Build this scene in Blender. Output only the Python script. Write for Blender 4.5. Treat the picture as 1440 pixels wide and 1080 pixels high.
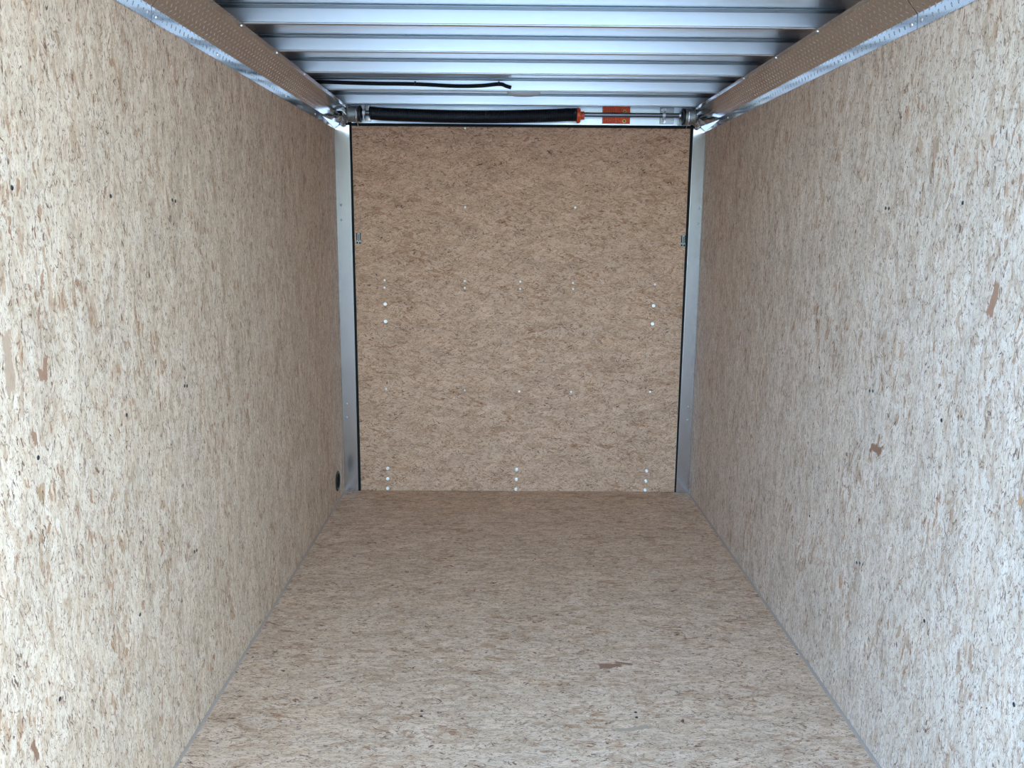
import bpy, bmesh, math, random
from mathutils import Vector, Matrix
random.seed(7)
PI = math.pi
for o in list(bpy.data.objects): bpy.data.objects.remove(o)
S = bpy.context.scene; C = S.collection

# ------------------------------------------------------------------ camera
HW, D, YO, ZC = 0.875, 4.118, 0.88, 1.916      # half width, door plane, open end, ceiling sheet
cam = bpy.data.cameras.new('camera'); camo = bpy.data.objects.new('camera', cam); C.objects.link(camo)
cam.sensor_fit = 'HORIZONTAL'; cam.sensor_width = 36; cam.lens = 1183.34/1440*36
cam.clip_start = 0.05
r_ = Vector((0.999945, -0.007262, 0.007629)); u_ = Vector((-0.006193, 0.180538, 0.983549)); f_ = Vector((0.00852, 0.983541, -0.180483))
M = Matrix((r_, u_, -f_)).transposed().to_4x4(); M.translation = Vector((-0.0656, 0, 1.3119))
camo.matrix_world = M
S.camera = camo

# ------------------------------------------------------------------ world, sun, exposure
w = bpy.data.worlds.new('sky'); S.world = w; w.use_nodes = True
nt = w.node_tree; bg = nt.nodes['Background']
sky = nt.nodes.new('ShaderNodeTexSky'); sky.sky_type = 'NISHITA'; sky.sun_disc = False
sky.sun_elevation = math.radians(48); sky.sun_rotation = math.radians(55)
sky.air_density = 1.1; sky.dust_density = 0.7; sky.ozone_density = 1.0
tint = nt.nodes.new('ShaderNodeMix'); tint.data_type = 'RGBA'; tint.blend_type = 'MULTIPLY'; tint.inputs[0].default_value = 1
tcw = nt.nodes.new('ShaderNodeTexCoord'); spw = nt.nodes.new('ShaderNodeSeparateXYZ'); nt.links.new(tcw.outputs['Generated'], spw.inputs[0])
mrw = nt.nodes.new('ShaderNodeMapRange'); mrw.inputs[1].default_value = -.8; mrw.inputs[2].default_value = .8; nt.links.new(spw.outputs[0], mrw.inputs[0])
hz = nt.nodes.new('ShaderNodeMix'); hz.data_type = 'RGBA'; nt.links.new(mrw.outputs[0], hz.inputs[0])       # clear sky on one side, sunny haze on the other
hz.inputs[6].default_value = (.66, .98, 1.20, 1); hz.inputs[7].default_value = (.84, 1.0, .95, 1); nt.links.new(hz.outputs[2], tint.inputs[7])
nt.links.new(sky.outputs[0], tint.inputs[6]); nt.links.new(tint.outputs[2], bg.inputs[0]); bg.inputs[1].default_value = 0.25
sl = bpy.data.lights.new('sun', 'SUN'); sl.energy = 0.6; sl.angle = math.radians(0.6); sl.color = (1, .97, .93)
so = bpy.data.objects.new('sun', sl); C.objects.link(so); so.location = (6, 3, 8)
so.rotation_euler = Vector((-0.66, -0.12, -0.74)).to_track_quat('-Z', 'Y').to_euler()
S.view_settings.view_transform = 'Standard'; S.view_settings.look = 'None'; S.view_settings.gamma = 1
S.view_settings.use_curve_mapping = False
S.view_settings.exposure = 3.29
S.cycles.max_bounces = 14; S.cycles.diffuse_bounces = 8; S.cycles.glossy_bounces = 6
S.cycles.sample_clamp_indirect = 6

# ------------------------------------------------------------------ node helper
class G:
    def __init__(s, name):
        s.m = bpy.data.materials.new(name); s.m.use_nodes = True; s.t = s.m.node_tree
        s.b = s.t.nodes['Principled BSDF']
    def put(s, sock, v):
        if isinstance(v, bpy.types.NodeSocket): s.t.links.new(v, sock)
        elif v is not None: sock.default_value = v
    def n(s, typ, **kw):
        nd = s.t.nodes.new(typ)
        for k, v in kw.items(): setattr(nd, k, v)
        return nd
    def math(s, op, a, b=None, c=None, clamp=False):
        nd = s.n('ShaderNodeMath', operation=op, use_clamp=clamp)
        for i, v in enumerate((a, b, c)):
            if v is not None: s.put(nd.inputs[i], v)
        return nd.outputs[0]
    def mix(s, f, a, b, mode='MIX'):
        nd = s.n('ShaderNodeMix', data_type='RGBA', blend_type=mode)
        s.put(nd.inputs[0], f); s.put(nd.inputs[6], a); s.put(nd.inputs[7], b)
        return nd.outputs[2]
    def vec(s, x, y, z=0.0):
        nd = s.n('ShaderNodeCombineXYZ')
        for i, v in enumerate((x, y, z)): s.put(nd.inputs[i], v)
        return nd.outputs[0]
    def xyz(s):
        tc = s.n('ShaderNodeTexCoord'); sp = s.n('ShaderNodeSeparateXYZ'); s.t.links.new(tc.outputs['Object'], sp.inputs[0])
        return sp.outputs
    def noise(s, v, scale=1.0, detail=2.0, rough=.5, color=False):
        nd = s.n('ShaderNodeTexNoise'); s.put(nd.inputs['Vector'], v); nd.inputs['Scale'].default_value = scale
        nd.inputs['Detail'].default_value = detail; nd.inputs['Roughness'].default_value = rough
        return nd.outputs[1 if color else 0]
    def voro(s, v, feature='F1'):
        nd = s.n('ShaderNodeTexVoronoi', voronoi_dimensions='2D', feature=feature); s.put(nd.inputs['Vector'], v)
        nd.inputs['Scale'].default_value = 1
        return nd
    def step(s, x, lo, hi):          # smooth 0..1 between lo and hi
        nd = s.n('ShaderNodeMapRange', interpolation_type='SMOOTHSTEP')
        s.put(nd.inputs[0], x); nd.inputs[1].default_value = lo; nd.inputs[2].default_value = hi
        return nd.outputs[0]
    def ramp(s, f, stops, interp='LINEAR'):
        nd = s.n('ShaderNodeValToRGB'); cr = nd.color_ramp; cr.interpolation = interp
        while len(cr.elements) < len(stops): cr.elements.new(.5)
        for e, (p, c) in zip(cr.elements, stops): e.position = p; e.color = (*c, 1)
        s.put(nd.inputs[0], f); return nd.outputs[0]
    def bump(s, h, strength, dist):
        nd = s.n('ShaderNodeBump'); nd.inputs['Strength'].default_value = strength; nd.inputs['Distance'].default_value = dist
        s.put(nd.inputs['Height'], h); s.t.links.new(nd.outputs[0], s.b.inputs['Normal'])
    def set(s, **kw):
        for k, v in kw.items():
            s.put(s.b.inputs[k.replace('_', ' ')], v)
        return s.m

def c4(c): return (*c, 1)

# oriented strand board: al / ac = axis indices along and across the strands
def osb(name, al, ac, off=(0, 0), sliver=.5, marks=(), seam=None, spread=1.0, tone=(1, 1, 1)):
    g = G(name); X = g.xyz()
    a = g.math('ADD', X[al], off[0] + 20); c = g.math('ADD', X[ac], off[1] + 20)
    mul = lambda p, k: g.math('MULTIPLY', p, k)
    # ragged, locally swirling strand direction
    def warp(p, sa, sc, aa, ac_, det):
        w = g.noise(g.vec(mul(a, sa), mul(c, sc)), 1, det, .62, True)
        sp = g.n('ShaderNodeSeparateColor'); g.t.links.new(w, sp.inputs[0])
        return (g.math('ADD', p[0], mul(g.math('SUBTRACT', sp.outputs[0], .5), aa)), g.math('ADD', p[1], mul(g.math('SUBTRACT', sp.outputs[1], .5), ac_)))
    P = warp((a, c), 9, 16, .05, .045, 2)
    P = warp(P, 60, 120, .018/spread, .007/spread, 3)
    aw, cw = P
    def layer(deg, L, W, k):
        deg *= spread
        cs, sn = math.cos(math.radians(deg)), math.sin(math.radians(deg))
        x = g.math('ADD', mul(aw, cs/L), mul(cw, -sn/L)); y = g.math('ADD', mul(aw, sn/W), mul(cw, cs/W))
        v = g.vec(g.math('ADD', x, k), g.math('ADD', y, k*1.7))
        n1 = g.voro(v); sp = g.n('ShaderNodeSeparateColor'); g.t.links.new(n1.outputs['Color'], sp.inputs[0])
        return v, sp.outputs
    T = lambda q: tuple(x*t*k for x, t, k in zip(q, tone, (.82, .635, .59)))
    pal = [(p, T(q)) for p, q in ((0, (.53, .415, .30)), (.15, (.63, .52, .395)), (.45, (.70, .605, .48)), (.75, (.77, .69, .57)), (.92, (.80, .73, .62)), (1, (.72, .61, .47)))]
    v1, k1 = layer(3, .085, .022, 3); col = g.ramp(k1[0], pal)
    v2, k2 = layer(16, .055, .014, 11)
    col = g.mix(mul(g.step(k2[0], .45, .47), .85), col, g.ramp(k2[1], pal))
    v3, k3 = layer(-19, .05, .013, 29)
    col = g.mix(mul(g.step(k3[0], .55, .57), .85), col, g.ramp(k3[1], pal))
    v5, k5 = layer(6, .026, .0062, 41)
    col = g.mix(mul(g.step(k5[0], .50, .54), .65), col, g.ramp(k5[1], pal))
    v9, k9 = layer(-8, .014, .0035, 47)
    col = g.mix(mul(g.step(k9[0], .55, .6), .5), col, g.ramp(k9[1], pal))
    # tan strands, and a few brown bark-side ones
    v4, k4 = layer(8, .042, .0115, 57)
    big = g.step(g.noise(g.vec(a, c), 4.5, 2), .45, .62)
    col = g.mix(mul(g.step(k4[0], .90, .915), g.math('ADD', .2, mul(big, .6))), col, g.ramp(k4[1], [(0, T((.46, .315, .20))), (.6, T((.56, .415, .285))), (1, T((.43, .30, .20)))]))
    v6, k6 = layer(-9, .026, .0068, 83)
    col = g.mix(mul(g.step(k6[0], .968, .978), g.math('ADD', .2, mul(big, .6))), col, g.ramp(k6[1], [(0, (.27, .105, .052)), (.5, (.36, .16, .085)), (1, (.42, .215, .125))]))
    vb_, kb_ = layer(-13, .05, .016, 171)
    col = g.mix(mul(g.step(kb_[0], .86, .875), .55), col, g.ramp(kb_[1], [(0, T((.84, .77, .66))), (.7, T((.80, .72, .60))), (1, T((.58, .46, .33)))]))
    vc_, kc_ = layer(12, .018, .0055, 191)
    col = g.mix(mul(g.step(kc_[0], .955, .965), g.math('ADD', .3, mul(big, .6))), col, g.ramp(kc_[1], [(0, T((.40, .24, .15))), (.6, T((.50, .34, .22))), (1, (.30, .125, .06))]))
    # thin dark slits where strand edges lift, only along some of the edges
    for vv, wd, m_a, m_c, amt in ((v2, .05, 45, 90, .8), (v5, .085, 60, 140, .85), (v3, .05, 50, 100, .8), (v9, .10, 90, 200, .7), (v1, .035, 40, 80, .6)):
        e = g.voro(vv, 'DISTANCE_TO_EDGE').outputs['Distance']
        ln = g.math('SUBTRACT', 1, g.step(e, wd*.25, wd))
        mk = g.step(g.noise(g.vec(mul(a, m_a), mul(c, m_c), wd*99), 1, 2, .6), .60 - .09*sliver, .66 - .09*sliver)
        col = g.mix(mul(mul(ln, mk), amt*(1.15 - .35*sliver)), col, c4((.14, .055, .032)))
    v7, k7 = layer(-7, .014, .0024, 101)
    clump = g.step(g.noise(g.vec(mul(a, 14), mul(c, 18)), 1, 2), .40, .62)
    col = g.mix(mul(g.step(k7[0], .986 - .026*sliver, .99 - .026*sliver), mul(clump, .9)), col, c4((.095, .035, .02)))
    v8, k8 = layer(23, .0105, .0023, 131)
    col = g.mix(mul(g.step(k8[0], .988 - .022*sliver, .992 - .022*sliver), mul(clump, .9)), col, c4((.10, .037, .021)))
    va_, ka_ = layer(-24, .0105, .0021, 151)
    col = g.mix(mul(g.step(ka_[0], .986 - .020*sliver, .99 - .020*sliver), mul(g.step(g.noise(g.vec(mul(a, 23), mul(c, 26)), 1, 3, .7), .42, .6), .85)), col, c4((.115, .045, .026)))
    # fibre grain and mottling
    gr = g.noise(g.vec(mul(aw, 60), mul(cw, 700)), 1, 3, .65)
    g2 = g.noise(g.vec(mul(aw, 160), mul(cw, 420)), 1, 3, .7)
    mo = g.noise(g.vec(mul(a, 5), mul(c, 12)), 1, 5, .65)
    va = g.math('ADD', .13, g.math('ADD', g.math('ADD', mul(gr, .46), mul(g2, .62)), mul(mo, .62)))
    col = g.mix(1, col, g.vec(va, va, va), 'MULTIPLY')
    # single big bark strands that show in the photograph: (al, ac, half length, half width, angle, colour)
    for (ma, mc, hl, hw, ang, cc) in marks:
        cc = (cc[0]*.92, cc[1]*.80, cc[2]*.74)
        cs, sn = math.cos(math.radians(ang)), math.sin(math.radians(ang))
        da = g.math('SUBTRACT', aw, ma + off[0] + 20); dc = g.math('SUBTRACT', cw, mc + off[1] + 20)
        x = g.math('ADD', mul(da, cs/hl), mul(dc, sn/hl)); y = g.math('ADD', mul(da, -sn/hw), mul(dc, cs/hw))
        q = g.math('MAXIMUM', g.math('ABSOLUTE', x), g.math('ABSOLUTE', g.math('ADD', y, mul(x, .35))))
        q = g.math('ADD', q, mul(g.math('SUBTRACT', g2, .5), .9))
        col = g.mix(mul(g.math('SUBTRACT', 1, g.step(q, .85, 1.0)), .9), col, g.mix(g2, c4(cc), c4(tuple(x*.7 for x in cc))))
    if seam is not None:             # butt joint between two sheets: (axis index, position)
        for ax, pos in seam:
            q = g.math('ABSOLUTE', g.math('SUBTRACT', X[ax], pos))
            col = g.mix(mul(g.math('SUBTRACT', 1, g.step(q, .0004, .0011)), .5), col, c4((.2, .14, .1)))
    h = g.math('ADD', mul(k5[2], .5), g.math('ADD', mul(g2, .6), mul(k2[2], .4)))
    g.bump(h, .45, .0008)
    return g.set(Base_Color=col, Roughness=.6, Specular_IOR_Level=.22)

def metal(name, col, rough, metallic=1.0, streak=None, amt=.06):
    g = G(name)
    r = rough
    if streak is not None:           # brushed / rolled streaks along one axis
        X = g.xyz(); sc = [160, 160, 160]; sc[streak] = 1.5
        nz = g.noise(g.vec(*[g.math('MULTIPLY', X[i], sc[i]) for i in range(3)]), 1, 3, .6)
        r = g.math('ADD', rough - amt, g.math('MULTIPLY', nz, 2*amt))
        g.bump(nz, .08, .0005)
    return g.set(Base_Color=c4(col), Metallic=metallic, Roughness=r)

def plain(name, col, rough=.5, spec=.5):
    g = G(name); X = g.n('ShaderNodeTexCoord')
    nz = g.noise(X.outputs['Object'], 60, 3)
    k = g.math('ADD', .9, g.math('MULTIPLY', nz, .2))
    return g.set(Base_Color=g.mix(1, c4(col), g.vec(k, k, k), 'MULTIPLY'), Roughness=rough, Specular_IOR_Level=spec)

def diamond(name):                   # tread plate: lozenges of alternating direction
    g = G(name); X = g.xyz(); p = .019
    a = X[1]; c = g.math('ADD', X[2], g.math('MULTIPLY', g.math('ABSOLUTE', X[0]), -1))
    c = g.math('MULTIPLY', c, .72)
    u = g.math('DIVIDE', g.math('ADD', a, c), p*1.414); v = g.math('DIVIDE', g.math('SUBTRACT', a, c), p*1.414)
    u = g.math('ADD', u, 500); v = g.math('ADD', v, 500)
    par = g.math('MODULO', g.math('ADD', g.math('FLOOR', u), g.math('FLOOR', v)), 2)
    fu = g.math('SUBTRACT', g.math('FRACT', u), .5); fv = g.math('SUBTRACT', g.math('FRACT', v), .5)
    def loz(x, y):
        x = g.math('DIVIDE', x, .30); y = g.math('DIVIDE', y, .12)
        return g.math('SUBTRACT', 1, g.math('ADD', g.math('MULTIPLY', x, x), g.math('MULTIPLY', y, y)), clamp=True)
    h = g.math('ADD', g.math('MULTIPLY', loz(fu, fv), par), g.math('MULTIPLY', loz(fv, fu), g.math('SUBTRACT', 1, par)))
    h = g.math('MULTIPLY', h, g.math('SUBTRACT', 2.4, g.math('MULTIPLY', g.step(X[2], 1.800, 1.806), 1.8)))    # relief lowered above the flange to calm its reflections
    g.bump(g.math('POWER', h, .6), 1.0, .0016)
    sm = g.noise(g.vec(X[0], X[1], X[2]), 14, 3)
    return g.set(Base_Color=c4((.57, .56, .56)), Metallic=1.0, Roughness=g.math('ADD', .07, g.math('MULTIPLY', sm, .10)))

BR = (.25, .12, .07); TN = (.50, .345, .25); PB = (.34, .18, .115)
M_wl = osb('osb_left', 2, 1, (0, 0), .75, tone=(.98, 1.01, .99), marks=[(1.092, 1.358, .05, .012, 6, TN), (1.067, 1.468, .02, .006, 20, PB), (1.058, 1.45, .012, .012, 0, PB), (.951, 1.412, .014, .0055, 0, PB), (.415, 1.326, .022, .008, -8, BR), (.857, 1.415, .016, .005, 5, (.40, .27, .14))], seam=[(1, 2.1035)])
M_wr = osb('osb_right', 2, 1, (3.1, 7.7), .75, tone=(.96, 1.015, 1.05), marks=[(1.189, 1.622, .034, .012, -8, PB), (.773, 2.06, .011, .036, 14, BR), (.80, 2.048, .014, .006, 0, PB), (.831, 1.457, .010, .008, 0, (.5, .27, .12))], seam=[(1, 2.1085)])
M_fl = osb('osb_floor', 0, 1, (5.3, 1.9), .75, tone=(1.15, 1.08, .92), marks=[(.262, 2.375, .045, .011, 8, PB), (.31, 2.39, .028, .007, -14, PB), (.28, 2.05, .05, .010, 12, (.52, .40, .27))], seam=[(1, 2.114)])
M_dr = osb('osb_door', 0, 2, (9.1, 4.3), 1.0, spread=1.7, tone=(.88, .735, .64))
M_ceil = metal('aluminium_roof_skin', (.80, .83, .86), .30, streak=0)
M_bow = metal('aluminium_bow', (.53, .52, .515), .36, streak=0)
M_strip = metal('dark_grey_strip', (.20, .225, .235), .40, streak=0)
M_jamb = metal('brushed_jamb', (.59, .565, .60), .20, streak=2, amt=.03)
M_plate = metal('header_aluminium', (.86, .88, .91), .38, streak=0)
M_diam = diamond('diamond_plate')
M_galv = metal('galvanised_steel', (.50, .48, .48), .38, streak=0)
M_slot = metal('grey_slotted_steel', (.30, .275, .26), .5)
M_drum = metal('cast_drum', (.36, .38, .39), .40, streak=0)
M_steel = metal('dark_steel_rod', (.16, .165, .18), .28)
M_zinc = metal('zinc_screw', (.92, .90, .90), .3)
M_blk = plain('black_oxide', (.012, .013, .016), .45)
M_dkscrew = plain('blue_black_screw', (.02, .018, .019), .35)
M_rub = plain('black_rubber', (.004, .004, .005), .6, .15)
M_spring = plain('oil_black_spring', (.003, .0035, .007), .42, .35)
M_red = plain('orange_red_paint', (.62, .075, .02), .45)
M_org = plain('orange_label', (.80, .085, .012), .5)
M_ink = plain('dark_red_print', (.38, .035, .012), .6)
M_yel = plain('yellow_print', (.75, .50, .08), .5)
M_void = plain('dark_slot', (.01, .01, .012), .8, .1)
M_caulk = plain('grey_sealant', (.32, .225, .175), .6)
M_skin = plain('white_outer_skin', (.75, .76, .77), .35)
g = G('frosted_lens'); M_lens = g.set(Base_Color=c4((.42, .40, .39)), Roughness=.4, Transmission_Weight=.12, IOR=1.45, Subsurface_Weight=.0)
M_lbase = plain('grey_plastic', (.42, .44, .45), .5)
g = G('concrete_yard'); X = g.n('ShaderNodeTexCoord')
M_gnd = g.set(Base_Color=g.ramp(g.noise(X.outputs['Object'], 3, 6, .65), [(.3, (.36, .355, .345)), (.7, (.47, .465, .455))]), Roughness=.9)

# ------------------------------------------------------------------ mesh helpers
def obj(name, bm, mat, parent=None, smooth=False):
    me = bpy.data.meshes.new(name); bmesh.ops.recalc_face_normals(bm, faces=bm.faces); bm.to_mesh(me); bm.free()
    me.materials.append(mat)
    if smooth:
        for pl in me.polygons: pl.use_smooth = True
        try: me.set_sharp_from_angle(angle=math.radians(35))
        except Exception: pass
    o = bpy.data.objects.new(name, me); C.objects.link(o)
    if parent:
        o.parent = parent; o.matrix_parent_inverse = Matrix.Translation(-parent.location)
    return o
def tag(o, label, cat, group=None, kind=None):
    o['label'] = label; o['category'] = cat
    if group: o['group'] = group
    if kind: o['kind'] = kind
    return o
def empty(name, loc, label, cat, group=None, kind=None):
    o = bpy.data.objects.new(name, None); C.objects.link(o); o.location = loc; o.empty_display_size = .05
    return tag(o, label, cat, group, kind)
def box(bm, x0, x1, y0, y1, z0, z1, bev=0, seg=2):
    r = bmesh.ops.create_cube(bm, size=1); vs = r['verts']
    for v in vs: v.co = Vector((x0 + (v.co.x + .5)*(x1-x0), y0 + (v.co.y + .5)*(y1-y0), z0 + (v.co.z + .5)*(z1-z0)))
    if bev:
        es = {e for v in vs for e in v.link_edges}
        bmesh.ops.bevel(bm, geom=list(es), offset=bev, segments=seg, affect='EDGES', profile=.5)
def lathe(bm, prof, origin, axis, n=24):          # prof: (radius, distance along axis)
    axis = Vector(axis).normalized(); t = axis.orthogonal().normalized(); b = axis.cross(t); o = Vector(origin)
    rings = []
    for r, h in prof:
        if r < 1e-6: rings.append([bm.verts.new(o + axis*h)])
        else: rings.append([bm.verts.new(o + axis*h + (t*math.cos(2*PI*k/n) + b*math.sin(2*PI*k/n))*r) for k in range(n)])
    for A, B in zip(rings, rings[1:]):
        for k in range(n):
            k2 = (k+1) % n
            if len(A) == 1 and len(B) == 1: continue
            if len(A) == 1: bm.faces.new((A[0], B[k], B[k2]))
            elif len(B) == 1: bm.faces.new((A[k], A[k2], B[0]))
            else: bm.faces.new((A[k], A[k2], B[k2], B[k]))
def tube(bm, pts, r, n=8):
    pts = [Vector(p) for p in pts]; rings = []; prev = None
    for i, q in enumerate(pts):
        d = (pts[min(i+1, len(pts)-1)] - pts[max(i-1, 0)]).normalized()
        t = d.orthogonal().normalized() if prev is None else (prev - d*prev.dot(d)).normalized()
        prev = t; b = d.cross(t)
        rings.append([bm.verts.new(q + (t*math.cos(2*PI*k/n) + b*math.sin(2*PI*k/n))*r) for k in range(n)])
    for A, B in zip(rings, rings[1:]):
        for k in range(n): bm.faces.new((A[k], A[(k+1) % n], B[(k+1) % n], B[k]))
    bm.faces.new(rings[0]); bm.faces.new(rings[-1])
def prism(bm, prof, axis, a0, a1, caps=True):     # prof: 2-D polygon, extruded along an axis ('x' or 'y')
    mk = (lambda p, t: (t, p[0], p[1])) if axis == 'x' else (lambda p, t: (p[0], t, p[1]))
    A = [bm.verts.new(mk(p, a0)) for p in prof]; B = [bm.verts.new(mk(p, a1)) for p in prof]
    n = len(prof)
    for k in range(n): bm.faces.new((A[k], A[(k+1) % n], B[(k+1) % n], B[k]))
    if caps: bm.faces.new(A); bm.faces.new(list(reversed(B)))
def smooth_path(pts, k=8):
    P = [Vector(p) for p in pts]; out = []
    for i in range(len(P)-1):
        p0, p1, p2, p3 = P[max(i-1, 0)], P[i], P[i+1], P[min(i+2, len(P)-1)]
        for j in range(k):
            t = j/k
            out.append(.5*((2*p1) + (p2-p0)*t + (2*p0-5*p1+4*p2-p3)*t*t + (3*p1-p0-3*p2+p3)*t**3))
    return out + [P[-1]]

# ------------------------------------------------------------------ ground outside, shell
bm = bmesh.new(); box(bm, -40, 40, -60, 30, -.62, -.55)
tag(obj('ground', bm, M_gnd), 'pale concrete yard outside the open end', 'ground', kind='structure')

bm = bmesh.new(); box(bm, -HW-.02, HW+.02, YO, D+.06, -.02, 0)
floor = tag(obj('floor', bm, M_fl), 'strand board floor with strands running across the trailer', 'floor', kind='structure')
bm = bmesh.new(); box(bm, -HW-.02, -HW, YO, D+.06, 0, ZC)
wall_l = tag(obj('wall_left', bm, M_wl), 'strand board side wall on the left, warmer in tone', 'wall', kind='structure')
bm = bmesh.new(); box(bm, HW, HW+.02, YO, D+.06, 0, ZC)
wall_r = tag(obj('wall_right', bm, M_wr), 'strand board side wall on the right, bluish towards the floor', 'wall', kind='structure')
bm = bmesh.new(); box(bm, -HW, HW, YO, D+.06, ZC, ZC+.012)
ceil = tag(obj('ceiling', bm, M_ceil), 'bare aluminium roof skin above the roof bows', 'ceiling', kind='structure')
bm = bmesh.new()
for x0, x1, y0, y1, z0, z1 in ((-HW-.05, -HW-.022, YO, D+.12, -.2, 2.0), (HW+.022, HW+.05, YO, D+.12, -.2, 2.0), (-HW-.05, HW+.05, YO, D+.12, ZC+.02, 2.0), (-HW-.05, HW+.05, D+.075, D+.12, -.2, 2.0), (-HW-.05, HW+.05, YO, D+.12, -.2, -.024)):
    box(bm, x0, x1, y0, y1, z0, z1)
tag(obj('wall_outer', bm, M_skin), 'white outer skin of the trailer', 'wall', kind='structure')
bm = bmesh.new(); box(bm, -HW, HW, D+.002, D+.03, 1.80, ZC)
tag(obj('wall_back', bm, M_plate), 'plain aluminium header sheet above the door, behind the spring', 'wall', kind='structure')

# sealant line where wall and floor meet
for s, nm, lb in ((-1, 'baseboard_left', 'thin grey sealant line along the foot of the left wall'), (1, 'baseboard_right', 'thin grey sealant line along the foot of the right wall')):
    bm = bmesh.new(); prism(bm, [(s*HW, 0), (s*(HW-.006), 0), (s*(HW-.004), .003), (s*(HW-.0015), .0055), (s*HW, .006)], 'y', YO, D-.01)
    tag(obj(nm, bm, M_caulk), lb, 'baseboard', kind='structure')

# ------------------------------------------------------------------ screws: heads with a cross recess
def screw_mesh(r, h, wsh=0):
    bm = bmesh.new()
    prof = [(r, -.002), (r, h*.08), (r*.93, h*.37), (r*.8, h*.6), (r*.6, h*.8), (r*.35, h*.94), (r*.16, h), (r*.12, h*.7), (0, h*.65)]
    if wsh: prof = [(wsh, -.001), (wsh, .0012), (r, .0015)] + prof[1:]
    lathe(bm, prof, (0, 0, 0), (0, 0, 1), 16)
    me = bpy.data.meshes.new('screw'); bmesh.ops.recalc_face_normals(bm, faces=bm.faces); bm.to_mesh(me); bm.free()
    for p in me.polygons: p.use_smooth = True
    return me
def screws(parent, spots, normal, me, mat, name='screw'):
    if not me.materials: me.materials.append(mat)
    q = Vector(normal).to_track_quat('Z', 'Y').to_euler()
    for p in spots:
        o = bpy.data.objects.new(name, me); C.objects.link(o); o.location = Vector(p) - parent.location; o.rotation_euler = q; o.parent = parent
me_dark = screw_mesh(.0045, .0016); me_small = screw_mesh(.0056, .0034); me_big = screw_mesh(.0068, .0050, .0085); me_jamb = screw_mesh(.0055, .003); me_riv = screw_mesh(.0048, .0035); me_dark2 = screw_mesh(.0038, .0022)
WL = [(1.42, 1.373), (1.77, 1.373), (2.094, 1.376), (2.114, 1.374), (1.42, .916), (1.766, .915), (2.097, .917), (2.113, .914), (2.093, .477), (2.109, .474), (1.414, .462), (1.757, .462)]
WR = [(2.122, 1.371), (2.104, 1.37), (1.765, 1.373), (2.124, .910), (2.105, .913), (1.761, .915), (2.477, .913), (2.467, .452), (2.113, .446), (2.095, .452), (1.747, .459), (1.41, .459)]
screws(wall_l, [(-HW, y, z) for y, z in WL], (1, 0, 0), me_dark, M_dkscrew)
screws(wall_r, [(HW, y, z) for y, z in WR], (-1, 0, 0), me_dark, M_dkscrew)
screws(floor, [(-.29, 2.128, 0), (-.289, 2.103, 0), (.302, 2.125, 0), (.301, 2.1, 0), (.291, 3.154, 0), (.862, 2.453, 0)], (0, 0, 1), me_dark, M_dkscrew)

# ------------------------------------------------------------------ ramp door
door = empty('door_1', (0, D, 0), 'closed ramp door lined with two strand board sheets', 'door', kind='structure')
for z0, z1 in ((.001, 1.0428), (1.0432, 1.7865)):
    bm = bmesh.new(); box(bm, -.794, .804, D+.002, D+.02, z0, z1, .0006, 1); obj('board', bm, M_dr, door)
bm = bmesh.new(); box(bm, -.86, .86, D+.0215, D+.06, 0, 1.80); obj('backing', bm, M_rub, door)
DS = [(-.261, 1.781), (-.261, 1.415), (.267, 1.418), (-.653, 1.065), (-.654, 1.029), (-.264, 1.064), (-.264, 1.030), (.006, 1.063), (.006, 1.028), (.264, 1.058), (.265, 1.029), (.664, 1.054), (-.657, .526), (-.265, .522), (.006, .518), (.265, .518), (.660, .520)]
DB = [(-.652, .949), (-.652, .864), (.661, .950), (.659, .862), (-.656, .117), (-.657, .063), (-.658, .012), (-.003, .115), (-.004, .063), (-.006, .011), (.657, .113), (.655, .059), (.653, .011)]
screws(door, [(x, D+.002, z) for x, z in DS], (0, -1, 0), me_small, M_zinc)
screws(door, [(x, D+.002, z) for x, z in DB], (0, -1, 0), me_big, M_zinc, 'bolt')
# black rubber seal round the door
for x0, x1, x2, x3, z0, z1 in ((-.811, -.796, -.811, -.794, .0, 1.803), (.803, .8115, .803, .8165, .0, 1.803)):
    bm = bmesh.new(); prism(bm, [(x0, z0), (x1, z0), (x3, z1), (x2, z1)], 'y', D-.003, D+.018); obj('rubber_seal', bm, M_rub, door)
bm = bmesh.new(); box(bm, -.808, .814, D-.004, D+.018, 1.7875, 1.799, .003); obj('rubber_seal', bm, M_rub, door)
# small slotted plates at the door edges
for x in (-.7745, .7915):
    bm = bmesh.new(); box(bm, x-.012, x+.012, D-.0005, D+.003, 1.236, 1.292, .001); pl = obj('slotted_plate', bm, M_slot, door); pl['label'] = 'small grey slotted plate'
    bm = bmesh.new()
    for dx, w_, z0, z1 in ((-.0075, .0045, 1.255, 1.290), (.001, .003, 1.252, 1.284), (.0085, .004, 1.255, 1.291), (-.006, .007, 1.240, 1.248), (.006, .007, 1.239, 1.247)):
        box(bm, x+dx-w_/2, x+dx+w_/2, D-.0015, D+.001, z0, z1)
    obj('slot', bm, M_void, pl)

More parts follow.
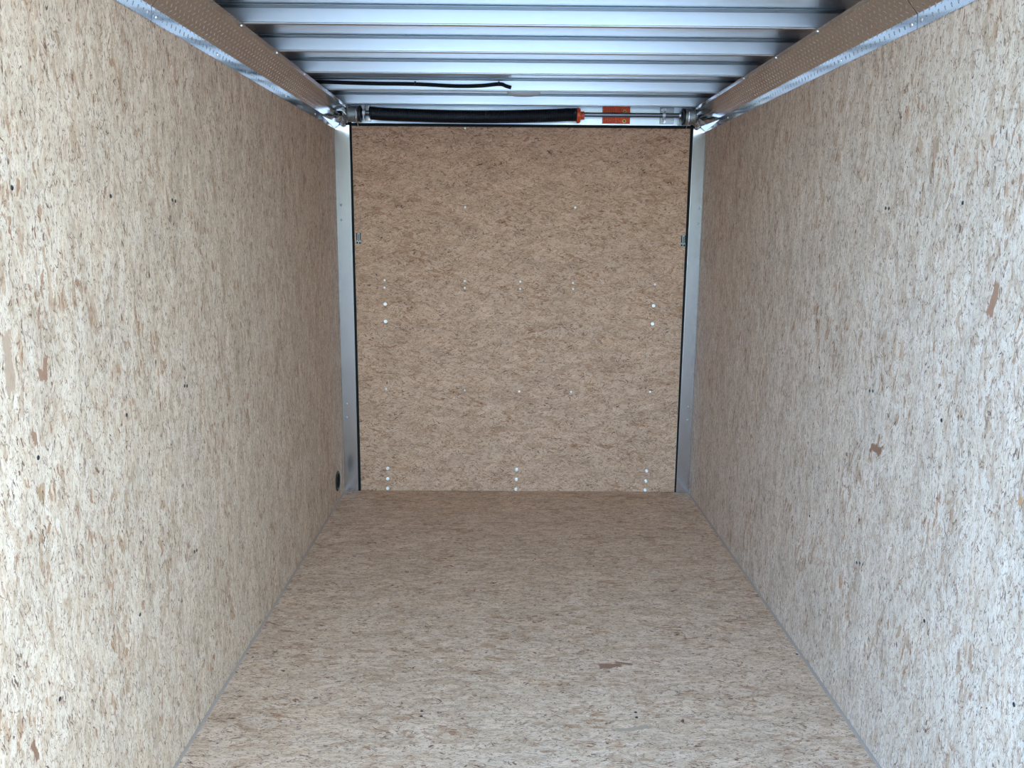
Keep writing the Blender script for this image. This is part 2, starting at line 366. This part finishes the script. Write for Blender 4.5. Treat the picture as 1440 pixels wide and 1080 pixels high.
# jambs
for s, nm, xa, xb, lb in ((-1, 'trim_1', -.8745, -.8045, 'brushed aluminium jamb left of the door'), (1, 'trim_2', .8085, .8745, 'brushed aluminium jamb right of the door')):
    bm = bmesh.new(); e0, e1 = ((xa, xb), (xa, xb + .0025)) if s < 0 else ((xa, xb), (xa + .0055, xb))
    A = [bm.verts.new((x, y, z)) for x, y, z in ((e0[0], D-.014, .0005), (e0[1], D-.014, .0005), (e1[1], D-.014, 1.789), (e1[0], D-.014, 1.789))]; B = [bm.verts.new(v.co + Vector((0, .03, 0))) for v in A]
    bm.faces.new(A); bm.faces.new(list(reversed(B)))
    for k in range(4): bm.faces.new((A[k], A[(k+1) % 4], B[(k+1) % 4], B[k]))
    bmesh.ops.bevel(bm, geom=list(bm.edges), offset=.0015, segments=2, affect='EDGES', profile=.5)
    t = tag(obj(nm, bm, M_jamb), lb, 'door jamb', kind='structure')
    sp = [(-.849, 1.421), (-.850, 1.352), (-.851, .454), (-.853, .385)] if s < 0 else [(.857, 1.419), (.855, 1.347), (.851, .449), (.850, .380)]
    screws(t, [(x, D-.014, z) for x, z in sp], (0, -1, 0), me_jamb, M_galv)

# ------------------------------------------------------------------ diamond plate coves along both walls
BOWS = [1.35, 1.73, 2.11, 2.491, 2.862, 3.24, 3.622, 4.020]
for s, nm, lb in ((-1, 'trim_3', 'sloping diamond plate cove along the top of the left wall'), (1, 'trim_4', 'sloping diamond plate cove along the top of the right wall')):
    bm = bmesh.new()
    P = [(.002, 1.771), (.0045, 1.803), (.0585, 1.866), (.074, 1.8695)]
    for y0, y1, o in ((YO, 2.0305, .0010), (2.0350, D-.02, 0)):
        inn = [(s*(HW - d - o), z - o*.6) for d, z in P]; out = [(s*(HW - d + .0013 - o), z + .0014 - o*.6) for d, z in reversed(P)]
        prism(bm, inn + out, 'y', y0, y1)
    t = tag(obj(nm, bm, M_diam), lb, 'cove trim', kind='structure')
    bm = bmesh.new(); prism(bm, [(s*(HW - d + .0016), z + .0016) for d, z in P] + [(s*(HW - d + .0028), z + .0030) for d, z in reversed(P)], 'y', 2.022, 2.044); j = obj('joint_filler', bm, M_rub, t); j['label'] = 'dark joint between two cove sheets'
    # rivets under each bow end, and sparse screws on the wall flange
    screws(t, [(s*(HW-.066), y+.012, 1.8672) for y in BOWS], (0, 0, -1), me_riv, M_zinc, 'rivet')
    screws(t, [(s*(HW-.0035), y, 1.785) for y in (2.01, 2.06, 2.48, 3.22, 3.70, 3.95)], (-s, 0, 0), me_dark2, M_zinc, 'rivet')

# folded end pieces where each cove meets the door jamb
for s, lb in ((-1, 'crumpled diamond plate end piece at the top of the left jamb'), (1, 'crumpled diamond plate end piece at the top of the right jamb')):
    e = empty('corner_gusset', (s*(HW-.03), D-.04, 1.78), lb, 'corner piece', 'end pieces of the coves')
    bm = bmesh.new()
    tri = [(HW-.0045, 3.84, 1.794), (HW-.0045, D-.022, 1.772), (HW-.030, D-.026, 1.793), (HW-.046, D-.03, 1.826)]
    A = [bm.verts.new((s*x, y, z)) for x, y, z in tri]; B = [bm.verts.new((s*(x+.001), y, z+.002)) for x, y, z in tri]
    for F in (A, B): bm.faces.new((F[0], F[1], F[2])); bm.faces.new((F[0], F[2], F[3]))
    for k in range(4): bm.faces.new((A[k], A[(k+1) % 4], B[(k+1) % 4], B[k]))
    obj('gusset_plate', bm, M_diam, e)
    bm = bmesh.new()
    q = [(.836, 1.866), (.812, 1.868), (.806, 1.835), (.812, 1.800), (.820, 1.784), (.833, 1.778), (.842, 1.790), (.846, 1.826)]
    A = [bm.verts.new((s*x, D-.034 + (i % 2)*.004, z)) for i, (x, z) in enumerate(q)]; B = [bm.verts.new((s*x, D-.030 + (i % 2)*.004, z)) for i, (x, z) in enumerate(q)]
    cA = bm.verts.new((s*.826, D-.044, 1.822)); cB = bm.verts.new((s*.826, D-.040, 1.822)); n = len(q)
    for k in range(n):
        bm.faces.new((A[k], A[(k+1) % n], cA)); bm.faces.new((B[k], B[(k+1) % n], cB)); bm.faces.new((A[k], A[(k+1) % n], B[(k+1) % n], B[k]))
    obj('folded_tab', bm, M_diam, e)

# ------------------------------------------------------------------ roof bows
names = {1.35: None, 1.73: None, 2.11: 'aluminium roof bow nearest the open end, above the top edge of the photo',
         2.491: 'aluminium roof bow seen highest in the photo, close to its top edge', 2.862: 'aluminium roof bow, second from the top of the photo',
         3.24: 'aluminium roof bow just in front of the black cable', 3.622: 'aluminium roof bow with black cable and dome light on it',
         4.020: 'aluminium roof bow right above the door spring'}
for y in BOWS:
    if names[y] is None: continue
    bm = bmesh.new(); dp = .016
    z0, z1 = 1.872, ZC-.0005           # sloping web with a rolled bead along its lower edge
    bead = [(y + .0062 - .0026*math.cos(t), z0 + .0026 - .0026*math.sin(t)) for t in [-PI*.42 + PI*.92*k/7 for k in range(8)]]
    prof = [(y, z1)] + [(y + .0055, z0 + .0056)] + bead + [(y+dp, z0), (y+dp, z1)]
    prism(bm, prof, 'x', -HW+.004, HW-.004)
    b = obj('roof_bow', bm, M_bow, smooth=True)
    tag(b, names[y], 'roof bow', 'roof bows across the ceiling')
    bm = bmesh.new(); box(bm, -HW+.01, HW-.01, y-.036, y-.0008, ZC-.0045, ZC-.0005, .001)  # dark grey strip under the roof skin, just before each bow
    fl = obj('roof_strip', bm, M_strip, b); fl['label'] = 'dark grey strip against the roof skin'

# ------------------------------------------------------------------ black cable loom on the bow above the door, and the dome light
t = empty('cable_loom', (-.84, 3.61, 1.89), 'thin black cable loom clipped along a roof bow from the left wall', 'cable')
pts = smooth_path([(-.845, 3.612, 1.9005), (-.624, 3.612, 1.8955), (-.441, 3.612, 1.8945), (-.276, 3.610, 1.888), (-.175, 3.610, 1.890), (-.095, 3.612, 1.8975), (-.068, 3.611, 1.890), (-.047, 3.611, 1.884)])
bm = bmesh.new(); tube(bm, pts, .0076, 10); obj('sleeve', bm, M_rub, t, True)
for x, z in ((-.441, 1.8945), (-.098, 1.8975)):
    bm = bmesh.new(); tube(bm, [(x, 3.612 + .0074*math.cos(a), z + .0074*math.sin(a)) for a in [PI*k/6 for k in range(-6, 7)]], .0011, 6)
    box(bm, x-.0035, x+.0035, 3.617, 3.621, z+.006, z+.0125, .001); obj('clip', bm, M_blk, t)
t = empty('dome_light', (.005, 3.645, 1.872), 'small oval frosted dome light under a roof bow, switched off', 'light')
bm = bmesh.new(); lathe(bm, [(0, 0), (1, 0), (1, .004), (0, .004)], (0, 0, 0), (0, 0, -1), 40)
for v in bm.verts: v.co = Vector((.005 + v.co.x*.069, 3.645 + v.co.y*.026, 1.872 + v.co.z))
obj('base', bm, M_lbase, t, True)
bm = bmesh.new(); lathe(bm, [(0, .002), (.97, .002), (.97, .007), (.93, .0105), (.8, .014), (.6, .0165), (.3, .0175), (0, .018)], (0, 0, 0), (0, 0, -1), 40)
for v in bm.verts: v.co = Vector((.005 + v.co.x*.069, 3.645 + v.co.y*.026, 1.872 + v.co.z))
obj('lens', bm, M_lens, t, True)

# ------------------------------------------------------------------ torsion spring assembly over the door
YS, ZS = D-.058, 1.8385
t = empty('torsion_spring', (0, YS, ZS), 'black door torsion spring on a steel shaft with a drum at each end', 'door spring')
bm = bmesh.new(); tube(bm, [(-.80, YS, ZS), (.735, YS, ZS)], .0105, 16); obj('shaft', bm, M_steel, t, True)
bm = bmesh.new(); n_t, R0, per = 172, .0275, 14
def ctr(u): return ZS - .0125*math.sin(PI*min(u*1.05, 1))**.8 - .001
pts = []
for i in range(n_t*per + 1):
    u = i/(n_t*per); a = 2*PI*i/per
    pts.append((-.698 + u*.958, YS + R0*math.cos(a), ctr(u) + R0*math.sin(a)))
tube(bm, pts, .00265, 6); obj('coil_spring', bm, M_spring, t, True)
bm = bmesh.new(); lathe(bm, [(.0115, 0), (.031, 0), (.0345, .003), (.0345, .012), (.031, .017), (.018, .018), (.018, .036), (.0115, .036)], (.259, YS, ZS-.004), (1, 0, 0), 24)
box(bm, .264, .276, YS-.040, YS-.026, ZS-.014, ZS+.006, .002); cone = obj('winding_cone', bm, M_red, t, True); cone['label'] = 'orange red winding cone'
bm = bmesh.new(); lathe(bm, [(.0, 0), (.005, 0), (.005, .010), (0, .010)], (.285, YS-.026, ZS-.006), (0, -1, 0), 8); obj('set_screw', bm, M_red, cone)
for s, x0 in ((-1, -.747), (1, .757)):
    bm = bmesh.new(); Rr = .0365
    prof = [(.0115, 0), (.030, 0)]
    for k in range(7): prof += [(Rr, .003 + k*.0065), (Rr-.0018, .0055 + k*.0065)]
    prof += [(Rr+.001, .049), (Rr-.004, .053), (.0115, .053)]
    lathe(bm, prof, (x0, YS, ZS-.006), (s, 0, 0), 32); d = obj('cable_drum', bm, M_drum, t, True); d['label'] = 'grey grooved cable drum'
    bm = bmesh.new(); lathe(bm, [(.0115, 0), (Rr+.001, 0), (Rr+.001, .006), (.02, .012), (.0115, .012)], (x0-s*.002, YS, ZS-.006), (-s, 0, 0), 32); obj('drum_flange', bm, M_blk, d, True)
    xc = -.7575 if s < 0 else .7755
    bm = bmesh.new(); tube(bm, [(xc, YS-.0385, ZS+.012), (xc, YS-.0385, ZS-.005), (xc, YS-.033, ZS-.03), (xc, D-.006, 1.772)], .0014, 6); obj('lift_cable', bm, M_zinc, d)
for x0, x1 in ((-.730, -.700), (.655, .722)):
    bm = bmesh.new(); box(bm, x0, x1, D-.0035, D+.001, 1.806, 1.882, .001)
    xm = x0+.006 if x0 > 0 else x0+.004
    box(bm, xm-.002, xm+.003, D-.075, D-.002, 1.808, 1.870, .001)
    lathe(bm, [(.012, 0), (.021, 0), (.021, .012), (.012, .012)], (xm-.004, YS, ZS), (1, 0, 0), 20)
    p = obj('bearing_bracket', bm, M_galv, t, False); p['label'] = 'galvanised bearing bracket'
    for xx, zz in ((x0+.022, 1.872), (x0+.022, 1.816)):
        bm = bmesh.new(); lathe(bm, [(.007, 0), (.007, .005), (0, .005)], (xx, D-.0035, zz), (0, -1, 0), 6); obj('bolt', bm, M_zinc, p)
bm = bmesh.new(); tube(bm, [(.735, YS, ZS), (.742, YS, ZS)], .012, 12); obj('shaft_end', bm, M_zinc, t, True)

# orange warning label behind the shaft
bm = bmesh.new(); box(bm, .385, .516, D+.0005, D+.002, 1.806, 1.888)
lab = tag(obj('warning_label', bm, M_org), 'orange red warning label on the header sheet behind the shaft', 'label')
bm = bmesh.new(); rr = random.Random(3)
for col in range(9):
    x = .393 + col*.0092
    if col == 6: continue
    z = 1.809
    while z < 1.884:
        l = rr.uniform(.006, .02); box(bm, x, x + rr.choice((.0022, .0035, .003)), D-.0002, D+.0012, z, min(z+l, 1.885)); z += l + rr.uniform(.002, .006)
obj('print', bm, M_ink, lab)
for x, z, r in ((.489, 1.8185, .0088), (.490, 1.862, .008)):
    bm = bmesh.new(); lathe(bm, [(r*.5, -.001), (r*.5, .0006), (r, .0006), (r, -.001)], (x, D+.0005, z), (0, -1, 0), 20); obj('symbol', bm, M_yel, lab)
    bm = bmesh.new(); lathe(bm, [(r*.5, -.001), (r*.5, .0005), (0, .0005)], (x, D+.0005, z), (0, -1, 0), 16); obj('symbol_centre', bm, M_blk, lab)

# ------------------------------------------------------------------ black round hole insert low on the left wall
t = empty('wall_vent', (-HW, 3.94, .105), 'small round black vent low on the left wall beside the door', 'vent')
bm = bmesh.new(); lathe(bm, [(.030, -.003), (.049, -.003), (.050, .0015), (.046, .004), (.038, .004), (.036, .0005), (.030, .0005)], (-HW+.001, 3.94, .105), (1, 0, 0), 36); obj('rim', bm, M_blk, t, True)
bm = bmesh.new(); lathe(bm, [(0, .0008), (.036, .0008), (.036, -.002), (0, -.002)], (-HW+.0012, 3.94, .105), (1, 0, 0), 32); obj('cap', bm, M_void, t)
